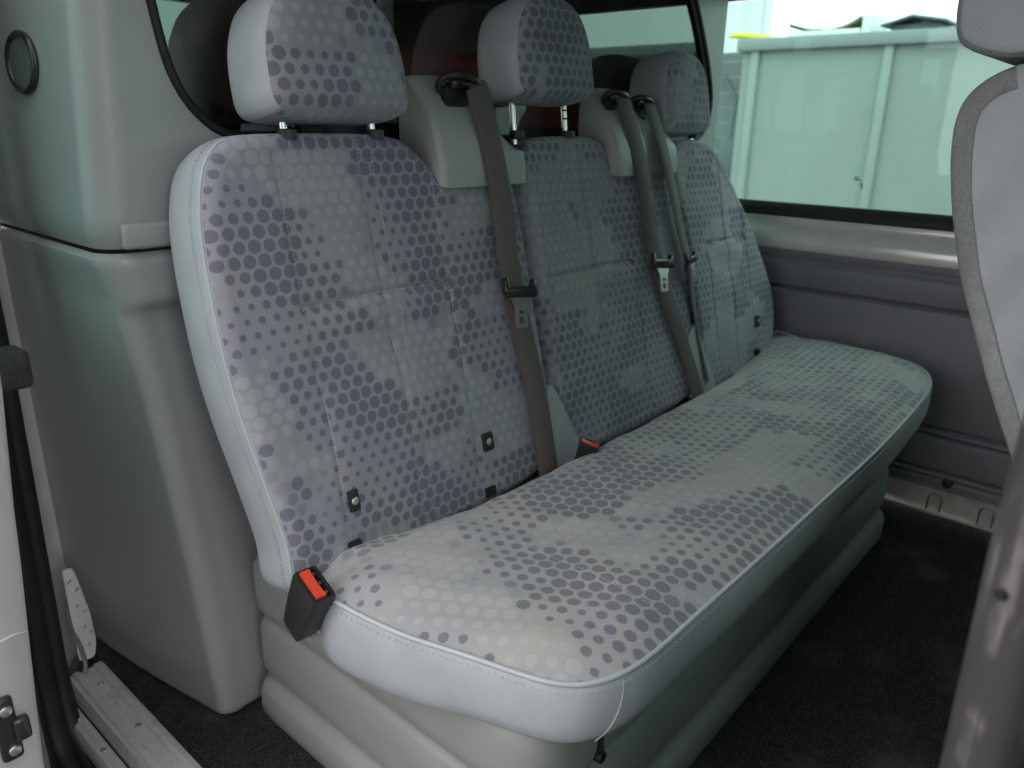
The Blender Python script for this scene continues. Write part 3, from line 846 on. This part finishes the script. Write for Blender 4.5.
# moulded corner trim: cross-sections over height
def xc(z): return np.interp(z, [0, .05, .355, .645, .80, .86, .94, 1.187, 1.55], [.040, .038, .015, -.012, -.036, -.055, -.052, -.034, -.01])
YF = .235
def trim_part(z0, z1, lip0, lip1, name, xr, lab, extra=0., rz=.04):
    zs = list(np.linspace(z0, z1, 120)); V = []; n = None
    for z in zs:
        x = xc(z); r = .045
        e = 0
        if z-z0 < lip0: e = -(lip0-(z-z0))**2/lip0*.9
        if z1-z < lip1: e = -(lip1-(z1-z))**2/lip1*.9
        # shallow shelf line on the front face of the lower moulding
        sh = extra*(1/(1+math.exp((z-.785)*260)))
        xb = np.interp(z, [0, .05, .2, 1.5], [-.018, -.022, -.052, -.052]); sec = [(xb-e, .80), (xb-e, .66)]+[(xb-e+(x-xb)*t_**1.3, .66+(YF+r-.66)*t_) for t_ in (.2, .4, .6, .8, 1.)]
        for k in range(1, 9):
            an = PI/2*k/8; sec.append((x-e+r*(1-math.cos(an)), YF-e+sh*(k/8)+r*(1-math.sin(an))))
        for xx in np.linspace(x+r+.01, xr(z), 10): sec.append((xx, YF-e+sh))
        n = len(sec); V += [(a, b_, z) for a, b_ in sec]
    F = [(k*n+i, k*n+i+1, (k+1)*n+i+1, (k+1)*n+i) for k in range(len(zs)-1) for i in range(n-1)]
    o = mk(name, V, F, M['trim'], None); struct(o, lab)
    o['category_hint'] = 0; del o['category_hint']
    return o
lower = trim_part(0, .866, .012, .012, 'trim_1', lambda z: 1.80, 'grey moulded lower corner trim', .022)

# upper panel with the window opening (plate + hole) and its rounded corner
WIN = [(.045, 1.30), (.052, 1.24), (.059, 1.197), (.066, 1.15), (.075, 1.11), (.092, 1.074), (.115, 1.048), (.14, 1.031), (.188, 1.018), (.30, 1.012), (.9, 1.005), (1.50, 1.005), (1.60, 1.02), (1.640, 1.06), (1.650, 1.12), (1.625, 1.19), (1.585, 1.26), (1.53, 1.34), (1.46, 1.42), (1.3, 1.46), (.9, 1.465), (.3, 1.465), (.11, 1.45), (.055, 1.40)]
WP = [tuple(p) for p in resample(spline(WIN, 6, True), 200)]
def upper_panel():
    V = []; zs = np.linspace(.872, 1.52, 30); r = .045; n = 0
    for z in zs:
        x = xc(z); e = 0
        if z-.872 < .012: e = (.012-(z-.872))**2/.012*.9
        xb = -.052; sec = [(xb+e, .80), (xb+e, .66)]+[(xb+e+(x-xb)*t_**1.3, .66+(YF+r-.66)*t_) for t_ in (.2, .4, .6, .8, 1.)]
        for k in range(1, 9): an = PI/2*k/8; sec.append((x+e+r*(1-math.cos(an)), YF+e+r*(1-math.sin(an))))
        n = len(sec); V += [(a, b_, z) for a, b_ in sec]
    F = [(k*n+i, k*n+i+1, (k+1)*n+i+1, (k+1)*n+i) for k in range(len(zs)-1) for i in range(n-1)]
    bm = bmesh.new(); es = []
    lp = [(V[k*n+n-1][0], V[k*n+n-1][1], V[k*n+n-1][2]) for k in range(len(zs))]+[(1.62, YF, 1.52), (1.85, .335, 1.52), (1.85, .335, .872), (1.62, YF, .872)]
    lp = [p for p in lp]
    # flat plate in plane y = YF up to x=1.70
    lp = lp[:len(zs)]+[(1.70, YF, 1.52), (1.70, YF, .872)]
    vs = [bm.verts.new((p[0], YF, p[2])) for p in lp]; es += [bm.edges.new((vs[i], vs[(i+1) % len(vs)])) for i in range(len(vs))]
    vw = [bm.verts.new((p[0], YF, p[1])) for p in WP]; es += [bm.edges.new((vw[i], vw[(i+1) % len(vw)])) for i in range(len(vw))]
    bmesh.ops.triangle_fill(bm, edges=es, use_beauty=True)
    bm.verts.index_update()
    m = MB(); m.add(V, F); m.add([v.co[:] for v in bm.verts], [[v.index for v in f.verts] for f in bm.faces]); bm.free()
    # window reveal going back
    k = len(WP)
    rv = [(p[0], YF, p[1]) for p in WP]+[(p[0], YF+.03, p[1]) for p in WP]
    m.add(rv, [(i, (i+1) % k, k+(i+1) % k, k+i) for i in range(k)])
    # moulded ledge line beside the corner
    m.box((-.022, YF-.006, .873), (1.70, YF+.01, .908), .0055, 4)
    # corner pillar to the side wall
    m.add([(1.70, YF, .0), (1.70, YF, 1.52), (1.86, .36, 1.52), (1.86, .36, 0)], [(0, 1, 2, 3)])
    return struct(m.build('wall_rear', M['trim']), 'grey moulded partition around the rear glass')
upper_panel()
m = MB(); m.tube([(p[0], YF-.001, p[1]) for p in WP], .0065, 10, closed=True); struct(m.build('trim_2', M['rubber']), 'thin dark seal round the rear glass')
# rear glass (with printed band and dots)
w = empty('window_1', (.85, YF+.01, 1.005)); struct(w, 'rear partition glass with black dotted edge band')
k = len(WP); cW = (.85, 1.23)
V = [(p[0], YF+.010, p[1]) for p in WP]; V2 = [(p[0], YF+.014, p[1]) for p in WP]
m = MB(); m.add(V, [tuple(range(k))]); m.build('pane', M['glass_rear'], w)
band = MB(); PW = np.array(WP); tx = np.roll(PW, -1, 0)-np.roll(PW, 1, 0); nW = np.stack([-tx[:, 1], tx[:, 0]], 1); nW /= np.linalg.norm(nW, axis=1)[:, None]
ar = .5*np.sum(PW[:, 0]*np.roll(PW[:, 1], -1)-np.roll(PW[:, 0], -1)*PW[:, 1])
if ar < 0: nW = -nW
bwid = .036
I1 = PW+nW*bwid
band.add([(p[0], YF+.016, p[1]) for p in PW]+[(p[0], YF+.016, p[1]) for p in I1], [(i, (i+1) % k, k+(i+1) % k, k+i) for i in range(k)])
DP = resample(I1, 760)
td = np.roll(DP, -1, 0)-np.roll(DP, 1, 0); nD = np.stack([-td[:, 1], td[:, 0]], 1); nD /= np.linalg.norm(nD, axis=1)[:, None]
if ar < 0: nD = -nD
for rr, (o_, s_) in enumerate(((.0015, .0019), (.0050, .0015), (.008, .0011))):
    for i in range(rr % 2, 760, 2):
        if DP[i, 0] > .75 and DP[i, 0] < 1.3: continue
        c = DP[i]+nD[i]*o_
        band.add([(c[0]+s_*math.cos(a), YF+.0155, c[1]+s_*math.sin(a)) for a in np.linspace(0, 2*PI, 7)[:-1]], [tuple(range(6))])
band.build('edge_band', M['frit'], w)

# load space behind the glass
struct(MB().box((-.02, 1.62, 0), (1.86, 1.66, 1.52)).build('wall_back', M['dark_board']))
struct(MB().box((-.03, .82, .0), (.0, 1.64, 1.0)).build('wall_loadside', M['dark_board']))
struct(MB().box((1.83, .36, .0), (1.87, 1.64, 1.52)).build('wall_farside', M['dark_board']))
mc = MB()
mc.box((.80, .62, 0), (1.62, .98, 1.22), .03, 4)
for z in (.30, .62, .94): mc.box((.795, .612, z), (1.625, .99, z+.012), .004, 2)
tag(mc.build('cargo_crate', M['maroon']), 'dark red crate dimly seen through the rear glass between headrests', 'crate')
ps = MB(); ps.tube([(.686, .50, .0), (.686, .50, 1.5)], .017, 14); ps.box((.64, .47, 0), (.73, .53, .02), .004, 2)
tag(ps.build('load_post', M['pale_strip']), 'pale green upright post behind the glass, right of the near headrest', 'post')

# roundel on the side of the corner moulding
rd = empty('speaker_grille', (-.045, .42, 1.12), 'dark oval ringed speaker grille on the upper corner moulding', 'speaker grille')
def xface(y, z):
    t_ = min(1, max(0, (.66-y)/(.66-YF-.045))); return -.052+(float(xc(z))+.052)*t_**1.3
cyz = (.420, 1.118)
def oval(ry, rz, dx, nseg=40):
    o_ = []
    for i in range(nseg):
        y = cyz[0]+ry*math.cos(2*PI*i/nseg); z = cyz[1]+rz*math.sin(2*PI*i/nseg); o_.append((xface(y, z)+dx, y, z))
    return o_
MB().tube(oval(.046, .038, -.003), .005, 12, closed=True).build('ring', M['black_gloss'], rd)
m = MB(); lp = oval(.044, .036, -.004); lp2 = oval(.044, .036, .004)
m.add(lp+lp2, [tuple(range(40)), tuple(range(79, 39, -1))]+[(i, (i+1) % 40, 40+(i+1) % 40, 40+i) for i in range(40)])
m.build('mesh_cover', plain('grille_grey', (.12, .135, .13), .5, 0, .4, 1.0, 500, .25, 160, bdist=.002), rd)
# clip notch on the trim beside the bench
m = MB(); m.tube([(.083, YF+.005, .755), (.083, YF+.005, .772), (.11, YF+.005, .775)], .0022, 8); struct(m.build('trim_3', M['rubber']), 'dark notch line in the lower trim')

# rear door pillar metal, rubber seals
m = MB()
prof = [(-.16, .54), (-.13, .56), (-.115, .585), (-.10, .61), (-.08, .635), (-.065, .65), (-.045, .664)]
zs = np.linspace(.0, 1.5, 24)
V = []
for z in zs:
    for (x, y) in prof: V.append((x, y, z))
n = len(prof)
m.add(V, [(k_*n+i, k_*n+i+1, (k_+1)*n+i+1, (k_+1)*n+i) for k_ in range(len(zs)-1) for i in range(n-1)])
struct(m.build('wall_left_pillar', M['paint']), 'silver painted body pillar behind the door seal')
# dimpled bracket at the pillar foot
br = empty('pillar_bracket', (-.06, .57, .05), 'silver bracket with small dimples at the foot of the door pillar', 'bracket')
out = rounded([(-.086, .043), (-.058, .040), (-.050, .075), (-.052, .14), (-.066, .246), (-.086, .248)], .010, 5)
MB().prism(out, lambda a, b_, w: (a, .560+w, b_), 0, .006, .0015).build('plate', M['paint'], br)
for (x, z) in ((-.078, .222), (-.068, .200), (-.072, .165), (-.061, .150), (-.066, .115), (-.057, .10), (-.066, .075)):
    MB().disc((x, .561, z), (0, -1, 0), .0035, .003, 10).build('dimple', M['steel'], br)
MB().tube(spline([(-.092, .555, .17), (-.090, .553, .12), (-.083, .552, .09), (-.080, .55, .05), (-.084, .55, .02)], 5), .004, 8).build('lip', M['steel'], br)

# seals: two rubber runs down the door opening and along the sill end
for i, (dx, dy, r) in enumerate(((-.140, .505, .017), (-.172, .485, .021), (-.205, .46, .020))):
    pth = [(dx+.014*min(z, .7)/.7, dy, z) for z in np.linspace(1.5, .10, 16)]+[(dx, dy-.01, .04), (dx-.002, dy-.03, -.02), (dx-.004, dy-.09, -.06), (dx-.006, dy-.3, -.08), (dx-.006, -1.2, -.08)]
    struct(MB().tube(spline(pth, 3), r, 10).build('trim_%d' % (4+i), M['rubber']), 'black rubber door seal')
# grained rubber buffer
bf = MB().box((-.215, .285, .690), (-.145, .335, .745), .010, 4)
tag(bf.build('door_buffer', M['rubber_grey']), 'grained dark rubber stop block at the left edge by the door', 'door stop')

# sill plate
sp = empty('sill_plate', (-.08, -.2, .0), 'scuffed aluminium step plate along the door opening, bottom left', 'sill plate')
m = MB(); poly = [(-.116, -.010), (-.114, .010), (-.110, .018), (-.103, .018), (-.101, .022), (-.090, .022), (-.088, .018), (-.064, .018), (-.062, .022), (-.050, .022), (-.045, .018), (-.045, -.010)]
m.prism(poly, lambda a, b_, w: (a, w, b_), .565, -1.4, .0)
m.build('plate', M['alu'], sp)
m = MB(); m.prism([(-.145, -.04), (-.145, -.016), (-.140, -.010), (-.120, -.008), (-.118, -.04)], lambda a, b_, w: (a, w, b_), .555, -1.4, .0); m.build('outer_rail', M['alu'], sp)
for y in (.50, .34, .16, -.05): MB().disc((-.075, y, .019), (0, 0, 1), .0055, .004, 16).build('screw', M['steel'], sp)
for y in (.47, .36, .25): MB().disc((-.130, y, -.012), (0, 0, 1), .005, .006, 12).build('rivet', M['steel'], sp)
struct(MB().box((-.20, -2.0, -.20), (-.12, 1.5, -.07), .02, 3).build('wall_left_step', M['rubber']))
struct(MB().box((-.12, -2.0, -.20), (-.05, .75, -.012)).build('wall_left_sill', M['dark']))

# sliding door standing open behind the opening
dr = empty('door_1', (-.27, .6, -.1)); struct(dr, 'open white sliding door')
xin = lambda z: float(np.interp(z, [-.12, .18, .38, .5, .574, .735, .78, 1.42], [-.262, -.258, -.242, -.232, -.227, -.212, -.210, -.235]))
V = []; zs = np.linspace(-.12, .765, 24); n = 0
for z in zs:
    x = xin(z); sec = [(x-.012, 1.35), (x-.012, .30), (x, .26), (x, .178), (x-.006, .172), (x-.04, .170), (x-.078, .172), (x-.085, .180), (x-.088, .30), (x-.088, 1.35)]
    n = len(sec); V += [(a, b_, z) for a, b_ in sec]
F = [(k_*n+i_, k_*n+(i_+1) % n, (k_+1)*n+(i_+1) % n, (k_+1)*n+i_) for k_ in range(len(zs)-1) for i_ in range(n)]+[tuple(range(n)), tuple((len(zs)-1)*n+i_ for i_ in range(n))]
mk('door_panel', V, F, M['door_paint'], dr)
MB().box((-.262, .30, -.05), (-.222, 1.30, .70), .012, 3).build('door_lining', M['panel'], dr)
fr_ = MB()
for (y0, y1) in ((.172, .22), (1.30, 1.35)):
    fr_.add([(x, y, z) for z, x0_ in ((.76, -.215), (1.43, -.24)) for x, y in ((x0_-.05, y0), (x0_, y0), (x0_, y1), (x0_-.05, y1))], [(0, 1, 5, 4), (1, 2, 6, 5), (2, 3, 7, 6), (3, 0, 4, 7), (0, 1, 2, 3), (4, 5, 6, 7)])
fr_.box((-.29, .172, 1.39), (-.24, 1.35, 1.43))
fr_.build('window_frame', M['rubber'], dr)
mk('pane', [(-.248, .20, .76), (-.248, 1.31, .76), (-.268, 1.31, 1.40), (-.268, .20, 1.40)], [(0, 1, 2, 3)], M['glass_door'], dr)
lt = MB(); lt.box((-.304, .160, .222), (-.278, .172, .322), .006, 3); l_ = lt.build('latch', M['black'], dr)
MB().box((-.285, .152, .252), (-.266, .166, .286), .004, 3).build('catch', M['black_gloss'], l_)
for z in (.304, .240): MB().disc((-.289, .160, z), (0, -1, 0), .0075, .004, 18).build('screw', M['steel'], l_)
MB().tube([(-.31, .170, .395), (-.262, .1695, .402), (-.244, .170, .400)], [.001, .0025, .001], 6).build('crease', M['door_paint'], dr)

# far side wall : lining, ledge, window
XW = 1.83
def wallprof(z):
    g_ = 0
    for (zc, d, wd) in ((.585, .016, .005), (.672, .009, .010), (.250, .015, .005), (.228, .010, .004), (.125, .012, .004), (.104, .008, .004)):
        g_ += d*math.exp(-((z-zc)/wd)**2)
    b_ = .006*math.sin(np.clip((z-.59)/.1, 0, 1)*PI)+.006*math.sin(np.clip((z-.25)/.33, 0, 1)*PI)+.004*math.sin(np.clip((z-.125)/.11, 0, 1)*PI)
    return XW+g_-b_
zs = np.linspace(.074, .700, 220); ys = [.36, -2.0]
V = [(wallprof(z), y, z) for z in zs for y in ys]
V += [(XW+.012, y, .702) for y in ys]
F = [(2*k_, 2*k_+1, 2*k_+3, 2*k_+2) for k_ in range(len(zs))]
struct(mk('wall_right', V, F, M['panel'], None, None, 80), 'purple-grey lined side wall')
V = []
pr = [(XW+.012, .695), (XW+.002, .699), (XW-.001, .706), (XW+.000, .728), (XW+.004, .742), (XW+.012, .754), (XW+.022, .764), (XW+.028, .778), (XW+.029, .785), (XW+.020, .787), (XW+.020, .793), (XW+.035, .796)]
V = [(x, y, z) for x, z in pr for y in ys]
struct(mk('trim_7', V, [(2*k_, 2*k_+1, 2*k_+3, 2*k_+2) for k_ in range(len(pr)-1)], M['paint_ledge'], None, None, 60), 'painted metal ledge under the side window')
m = MB(); m.prism([(XW+.022, .792), (XW+.020, .806), (XW+.026, .822), (XW+.036, .834), (XW+.05, .834), (XW+.05, .792)], lambda a, b_, w: (a, w, b_), .36, -2.0, .0)
m.box((XW+.0, -2.0, 1.405), (XW+.05, .36, 1.52)); m.box((XW+.0, -2.0, .80), (XW+.05, -.78, 1.41)); m.box((XW+.01, .352, .80), (XW+.05, .385, 1.40))
struct(m.build('trim_8', M['rubber']), 'black rubber surround of the side window')
struct(MB().box((XW+.034, -2.0, .80), (XW+.038, .36, 1.40)).build('window_2', M['glass_side']), 'green-tinted side window')
# small printed mark at the foot of the pane
mk_ = MB()
def bpx(y, z, dy, dz): mk_.box((XW+.0325, y-dy, z-dz), (XW+.0338, y+dy, z+dz))
bpx(-.135, .912, .010, .0022); bpx(-.130, .919, .006, .0018); bpx(-.146, .901, .005, .002); bpx(-.149, .893, .0025, .004)
struct(mk_.build('trim_9', M['ext_rim']), 'small printed mark on the side window')
# painted sill under the lining, with wire loops
V = [(XW+.018, y, .080) for y in ys]+[(XW+.016, y, .020) for y in ys]+[(XW+.006, y, .008) for y in ys]+[(XW-.010, y, .006) for y in ys]+[(XW-.012, y, .0) for y in ys]
struct(mk('baseboard_right', V, [(2*k_, 2*k_+1, 2*k_+3, 2*k_+2) for k_ in range(4)], M['sill_cream'], None, None, 60))
for i_, yy in enumerate((-.497, -.628, -.76)):
    lp = [(XW-.002, yy+.0175, -.002)]+[(XW+.004+.002*math.sin(t), yy+.0175*math.cos(t), .042+.0175*math.sin(t)) for t in np.linspace(0, PI, 12)]+[(XW-.002, yy-.0175, -.002)]
    lab = ('dark wire loop by the base of the side wall, nearer the bench', 'dark wire loop by the base of the side wall, next to the pole', 'dark wire loop by the base of the side wall behind the pole')[i_]
    o = MB().tube(lp, .0026, 8).build('tie_down_loop', M['ext_dark'])
    tag(o, lab, 'hook', 'wire loops along the side wall')
o = MB().disc((XW+.004, -.520, .100), (-1, 0, 0), .014, .010, 24).build('wall_plug', M['black'])
tag(o, 'round black plug low on the purple-grey side wall', 'plug')

# roof, cab, near front side
struct(MB().box((-.12, -2.0, 1.50), (1.90, 1.66, 1.54)).build('ceiling', M['roof']))
m = MB(); m.box((-.12, -2.02, 0), (1.90, -1.96, 1.12)); m.box((.0, -1.96, .35), (1.86, -1.70, .82), .05, 3); struct(m.build('wall_front', M['dark']))
struct(MB().box((-.12, -2.02, 1.12), (1.90, -2.01, 1.52)).build('window_light_gap', M['glass_side']), 'narrow unseen windscreen strip added to let light onto the backrests')  # glazed gap out of view, added to brighten the upper backrests
m = MB(); m.box((-.12, -2.0, -.05), (-.05, -.90, .80), .01, 2); m.box((-.12, -1.0, .80), (-.05, -.90, 1.52)); m.box((-.12, -2.0, .80), (-.05, -1.0, 1.52)); struct(m.build('wall_left_front', M['panel']))

# scuffed dark pole at right
pl = empty('grab_pole', (.02, -.861, 0), 'scuffed dark grey upright pole at the lower right corner', 'pole')
sec = [(-.005, -.8285), (-.012, -.850), (.004, -.8655), (.04, -.87), (.058, -.85), (.048, -.828), (.02, -.819)]
sc_ = resample(spline(sec, 5, True), 40); V = []
zs = np.linspace(0, 1.5, 60)
for z in zs:
    for p in sc_: V.append((p[0]+.0012*math.sin(z*25), p[1]-.006+.0012*math.sin(z*17), z))
n = 40
F = [(k_*n+i, k_*n+(i+1) % n, (k_+1)*n+(i+1) % n, (k_+1)*n+i) for k_ in range(len(zs)-1) for i in range(n)]+[tuple(range(n))[::-1], tuple((len(zs)-1)*n+i for i in range(n))]
mk('shaft', V, F, M['pole'], pl)
MB().disc((-.008, -.838, .803), (-.8, .5, 0), .0035, .003, 12).build('screw_hole', M['rubber'], pl)

# ================================================================== OUTSIDE
struct(MB().box((-9, -1.75, -.6), (-.95, -1.5, 4.2)).build('wall_light_block', M['brick']), 'unseen brick wall added beside the van to block light from the front left')  # added out of view to keep sky light off the bench front
gr = MB(); gr.box((-30, -30, -.66), (30, 30, -.60)); struct(gr.build('ground', M['asphalt']), 'asphalt yard')
# steel container
ct = empty('storage_container', (5.6, -.6, -.6), 'tall grey-green steel container wall seen through the side window', 'container')
m = MB(); m.box((5.0, -4.2, -.6), (7.2, 1.76, 1.57))
for y in (1.66, .78, -.1, -1.0, -1.9): m.box((4.965, y-.03, -.6), (5.01, y+.03, 1.56), .012, 2)
m.build('body', M['ext_panel'], ct)
MB().box((4.94, -4.25, 1.545), (7.25, 1.79, 1.625), .01, 2).build('rim', M['ext_rim'], ct)
# brick stub left of it
tag(MB().box((5.6, 1.80, -.6), (5.9, 4.2, 1.60)).build('brick_wall', M['brick']), 'grey brick wall left of the steel container outside', 'wall')
gm = MB(); gm.box((5.50, 1.98, .60), (5.605, 2.12, .95), .015, 2); gm.tube([(5.52, 2.05, .95), (5.56, 2.05, 1.25), (5.58, 2.20, 1.45)], .012, 8)
tag(gm.build('meter_box', M['ext_dark']), 'small dark meter box on the grey brick wall outside', 'box')
# corrugated shed behind
m = MB(); V = []; Y = np.linspace(3.95, 14, 340)
for y in Y:
    ph = (y*3.2) % 1; d = .05 if ph < .5 else 0
    V += [(10.+d, y, -.6), (10.+d, y, 6.5)]
m.add(V, [(2*i, 2*i+1, 2*i+3, 2*i+2) for i in range(len(Y)-1)]); m.box((10.06, 3.95, -.6), (10.3, 14, 6.5))
tag(m.build('white_shed', M['corr']), 'white ribbed metal shed wall rising behind the left end of the container', 'building')
# things on the container roof
bx = empty('cardboard_box', (5.3, 1.27, 1.625), 'low white box with curled brown flaps on the container', 'box')
m = MB(); m.box((5.1, 1.02, 1.625), (5.5, 1.50, 1.668), .004, 2); m.build('tray', M['ext_white'], bx)
def flap(y0, y1, z0, z1):
    m = MB(); P_ = []
    for t in np.linspace(0, 1, 10):
        y = y0+(y1-y0)*t; z = z0+(z1-z0)*t**2.2
        P_.append((5.30, y, z))
    m.ribbon(P_, (1, 0, 0), .38, .02); m.build('flap', M['ext_brown'], bx)
flap(1.27, 1.50, 1.668, 1.712); flap(1.24, 1.03, 1.668, 1.735)
m = MB().box((5.1, .955, 1.625), (5.45, 1.01, 1.742), .004, 2).build('end_panel', M['ext_white'], bx)
hd = empty('roof_vent', (5.3, .68, 1.625), 'dark pitched vent hood on the container, right of the white box', 'vent')
MB().prism([(.50, 1.685), (.70, 1.722), (.88, 1.672), (.88, 1.662), (.70, 1.708), (.50, 1.672)], lambda a, b_, w: (w, a, b_), 5.05, 5.5).build('hood', M['ext_dark'], hd)
MB().box((5.12, .55, 1.625), (5.42, .83, 1.675), .006, 2).build('body', M['ext_dark'], hd)
tag(MB().tube([(5.1, 1.93, 1.665), (5.1, 1.88, 1.666), (5.1, 1.72, 1.652), (5.1, 1.56, 1.634)], [.010, .020, .019, .008], 10).build('yellow_tube', M['yellow']), 'yellow plastic tube lying on the left end of the container', 'tube')
cb = MB().tube(spline([(5.1, .42, 1.632), (5.1, .36, 1.66), (5.1, .28, 1.70), (5.1, .18, 1.69), (5.1, .05, 1.632)], 6), .012, 8)
tag(cb.build('loose_cable', M['ext_dark']), 'thin dark cable looping up from the container top', 'cable')

# ================================================================== LIGHT, CAMERA
wd = bpy.data.worlds.new('overcast'); scene.world = wd; wd.use_nodes = True
nt = wd.node_tree; nt.nodes.clear(); g = G(nt)
ow = g.n('ShaderNodeOutputWorld'); bg = g.n('ShaderNodeBackground')
tc = g.n('ShaderNodeTexCoord').outputs['Generated']; sx = g.n('ShaderNodeSeparateXYZ'); nt.links.new(tc, sx.inputs[0])
up = g.smooth(sx.outputs[2], -.05, .9)
nt.links.new(g.mix(up, (.88, .90, .90), (1.0, 1.0, 1.0)), bg.inputs[0]); bg.inputs[1].default_value = 2.65
nt.links.new(bg.outputs[0], ow.inputs[0])

cam_d = bpy.data.cameras.new('camera'); cam = bpy.data.objects.new('camera', cam_d); C.objects.link(cam); scene.camera = cam
yaw, pitch, roll, f = .7133, .3295, .0173, 764.4
Fv = Vector((math.cos(yaw)*math.cos(pitch), math.sin(yaw)*math.cos(pitch), -math.sin(pitch)))
Rv = Fv.cross(Vector((0, 0, 1))).normalized(); Uv = Rv.cross(Fv)
R2 = Rv*math.cos(roll)+Uv*math.sin(roll); U2 = -Rv*math.sin(roll)+Uv*math.cos(roll)
mw = Matrix((R2, U2, -Fv)).transposed().to_4x4(); mw.translation = Vector((-.4698, -.8699, 1.0496))
cam.matrix_world = mw
cam_d.sensor_width = 36; cam_d.lens = f/1024*36
cam_d.dof.use_dof = True; cam_d.dof.focus_distance = 1.12; cam_d.dof.aperture_fstop = 4.5
cam_d.clip_start = .02
vs = scene.view_settings; vs.view_transform = 'Standard'; vs.look = 'None'; vs.gamma = 1; vs.exposure = 0
vs.use_curve_mapping = False
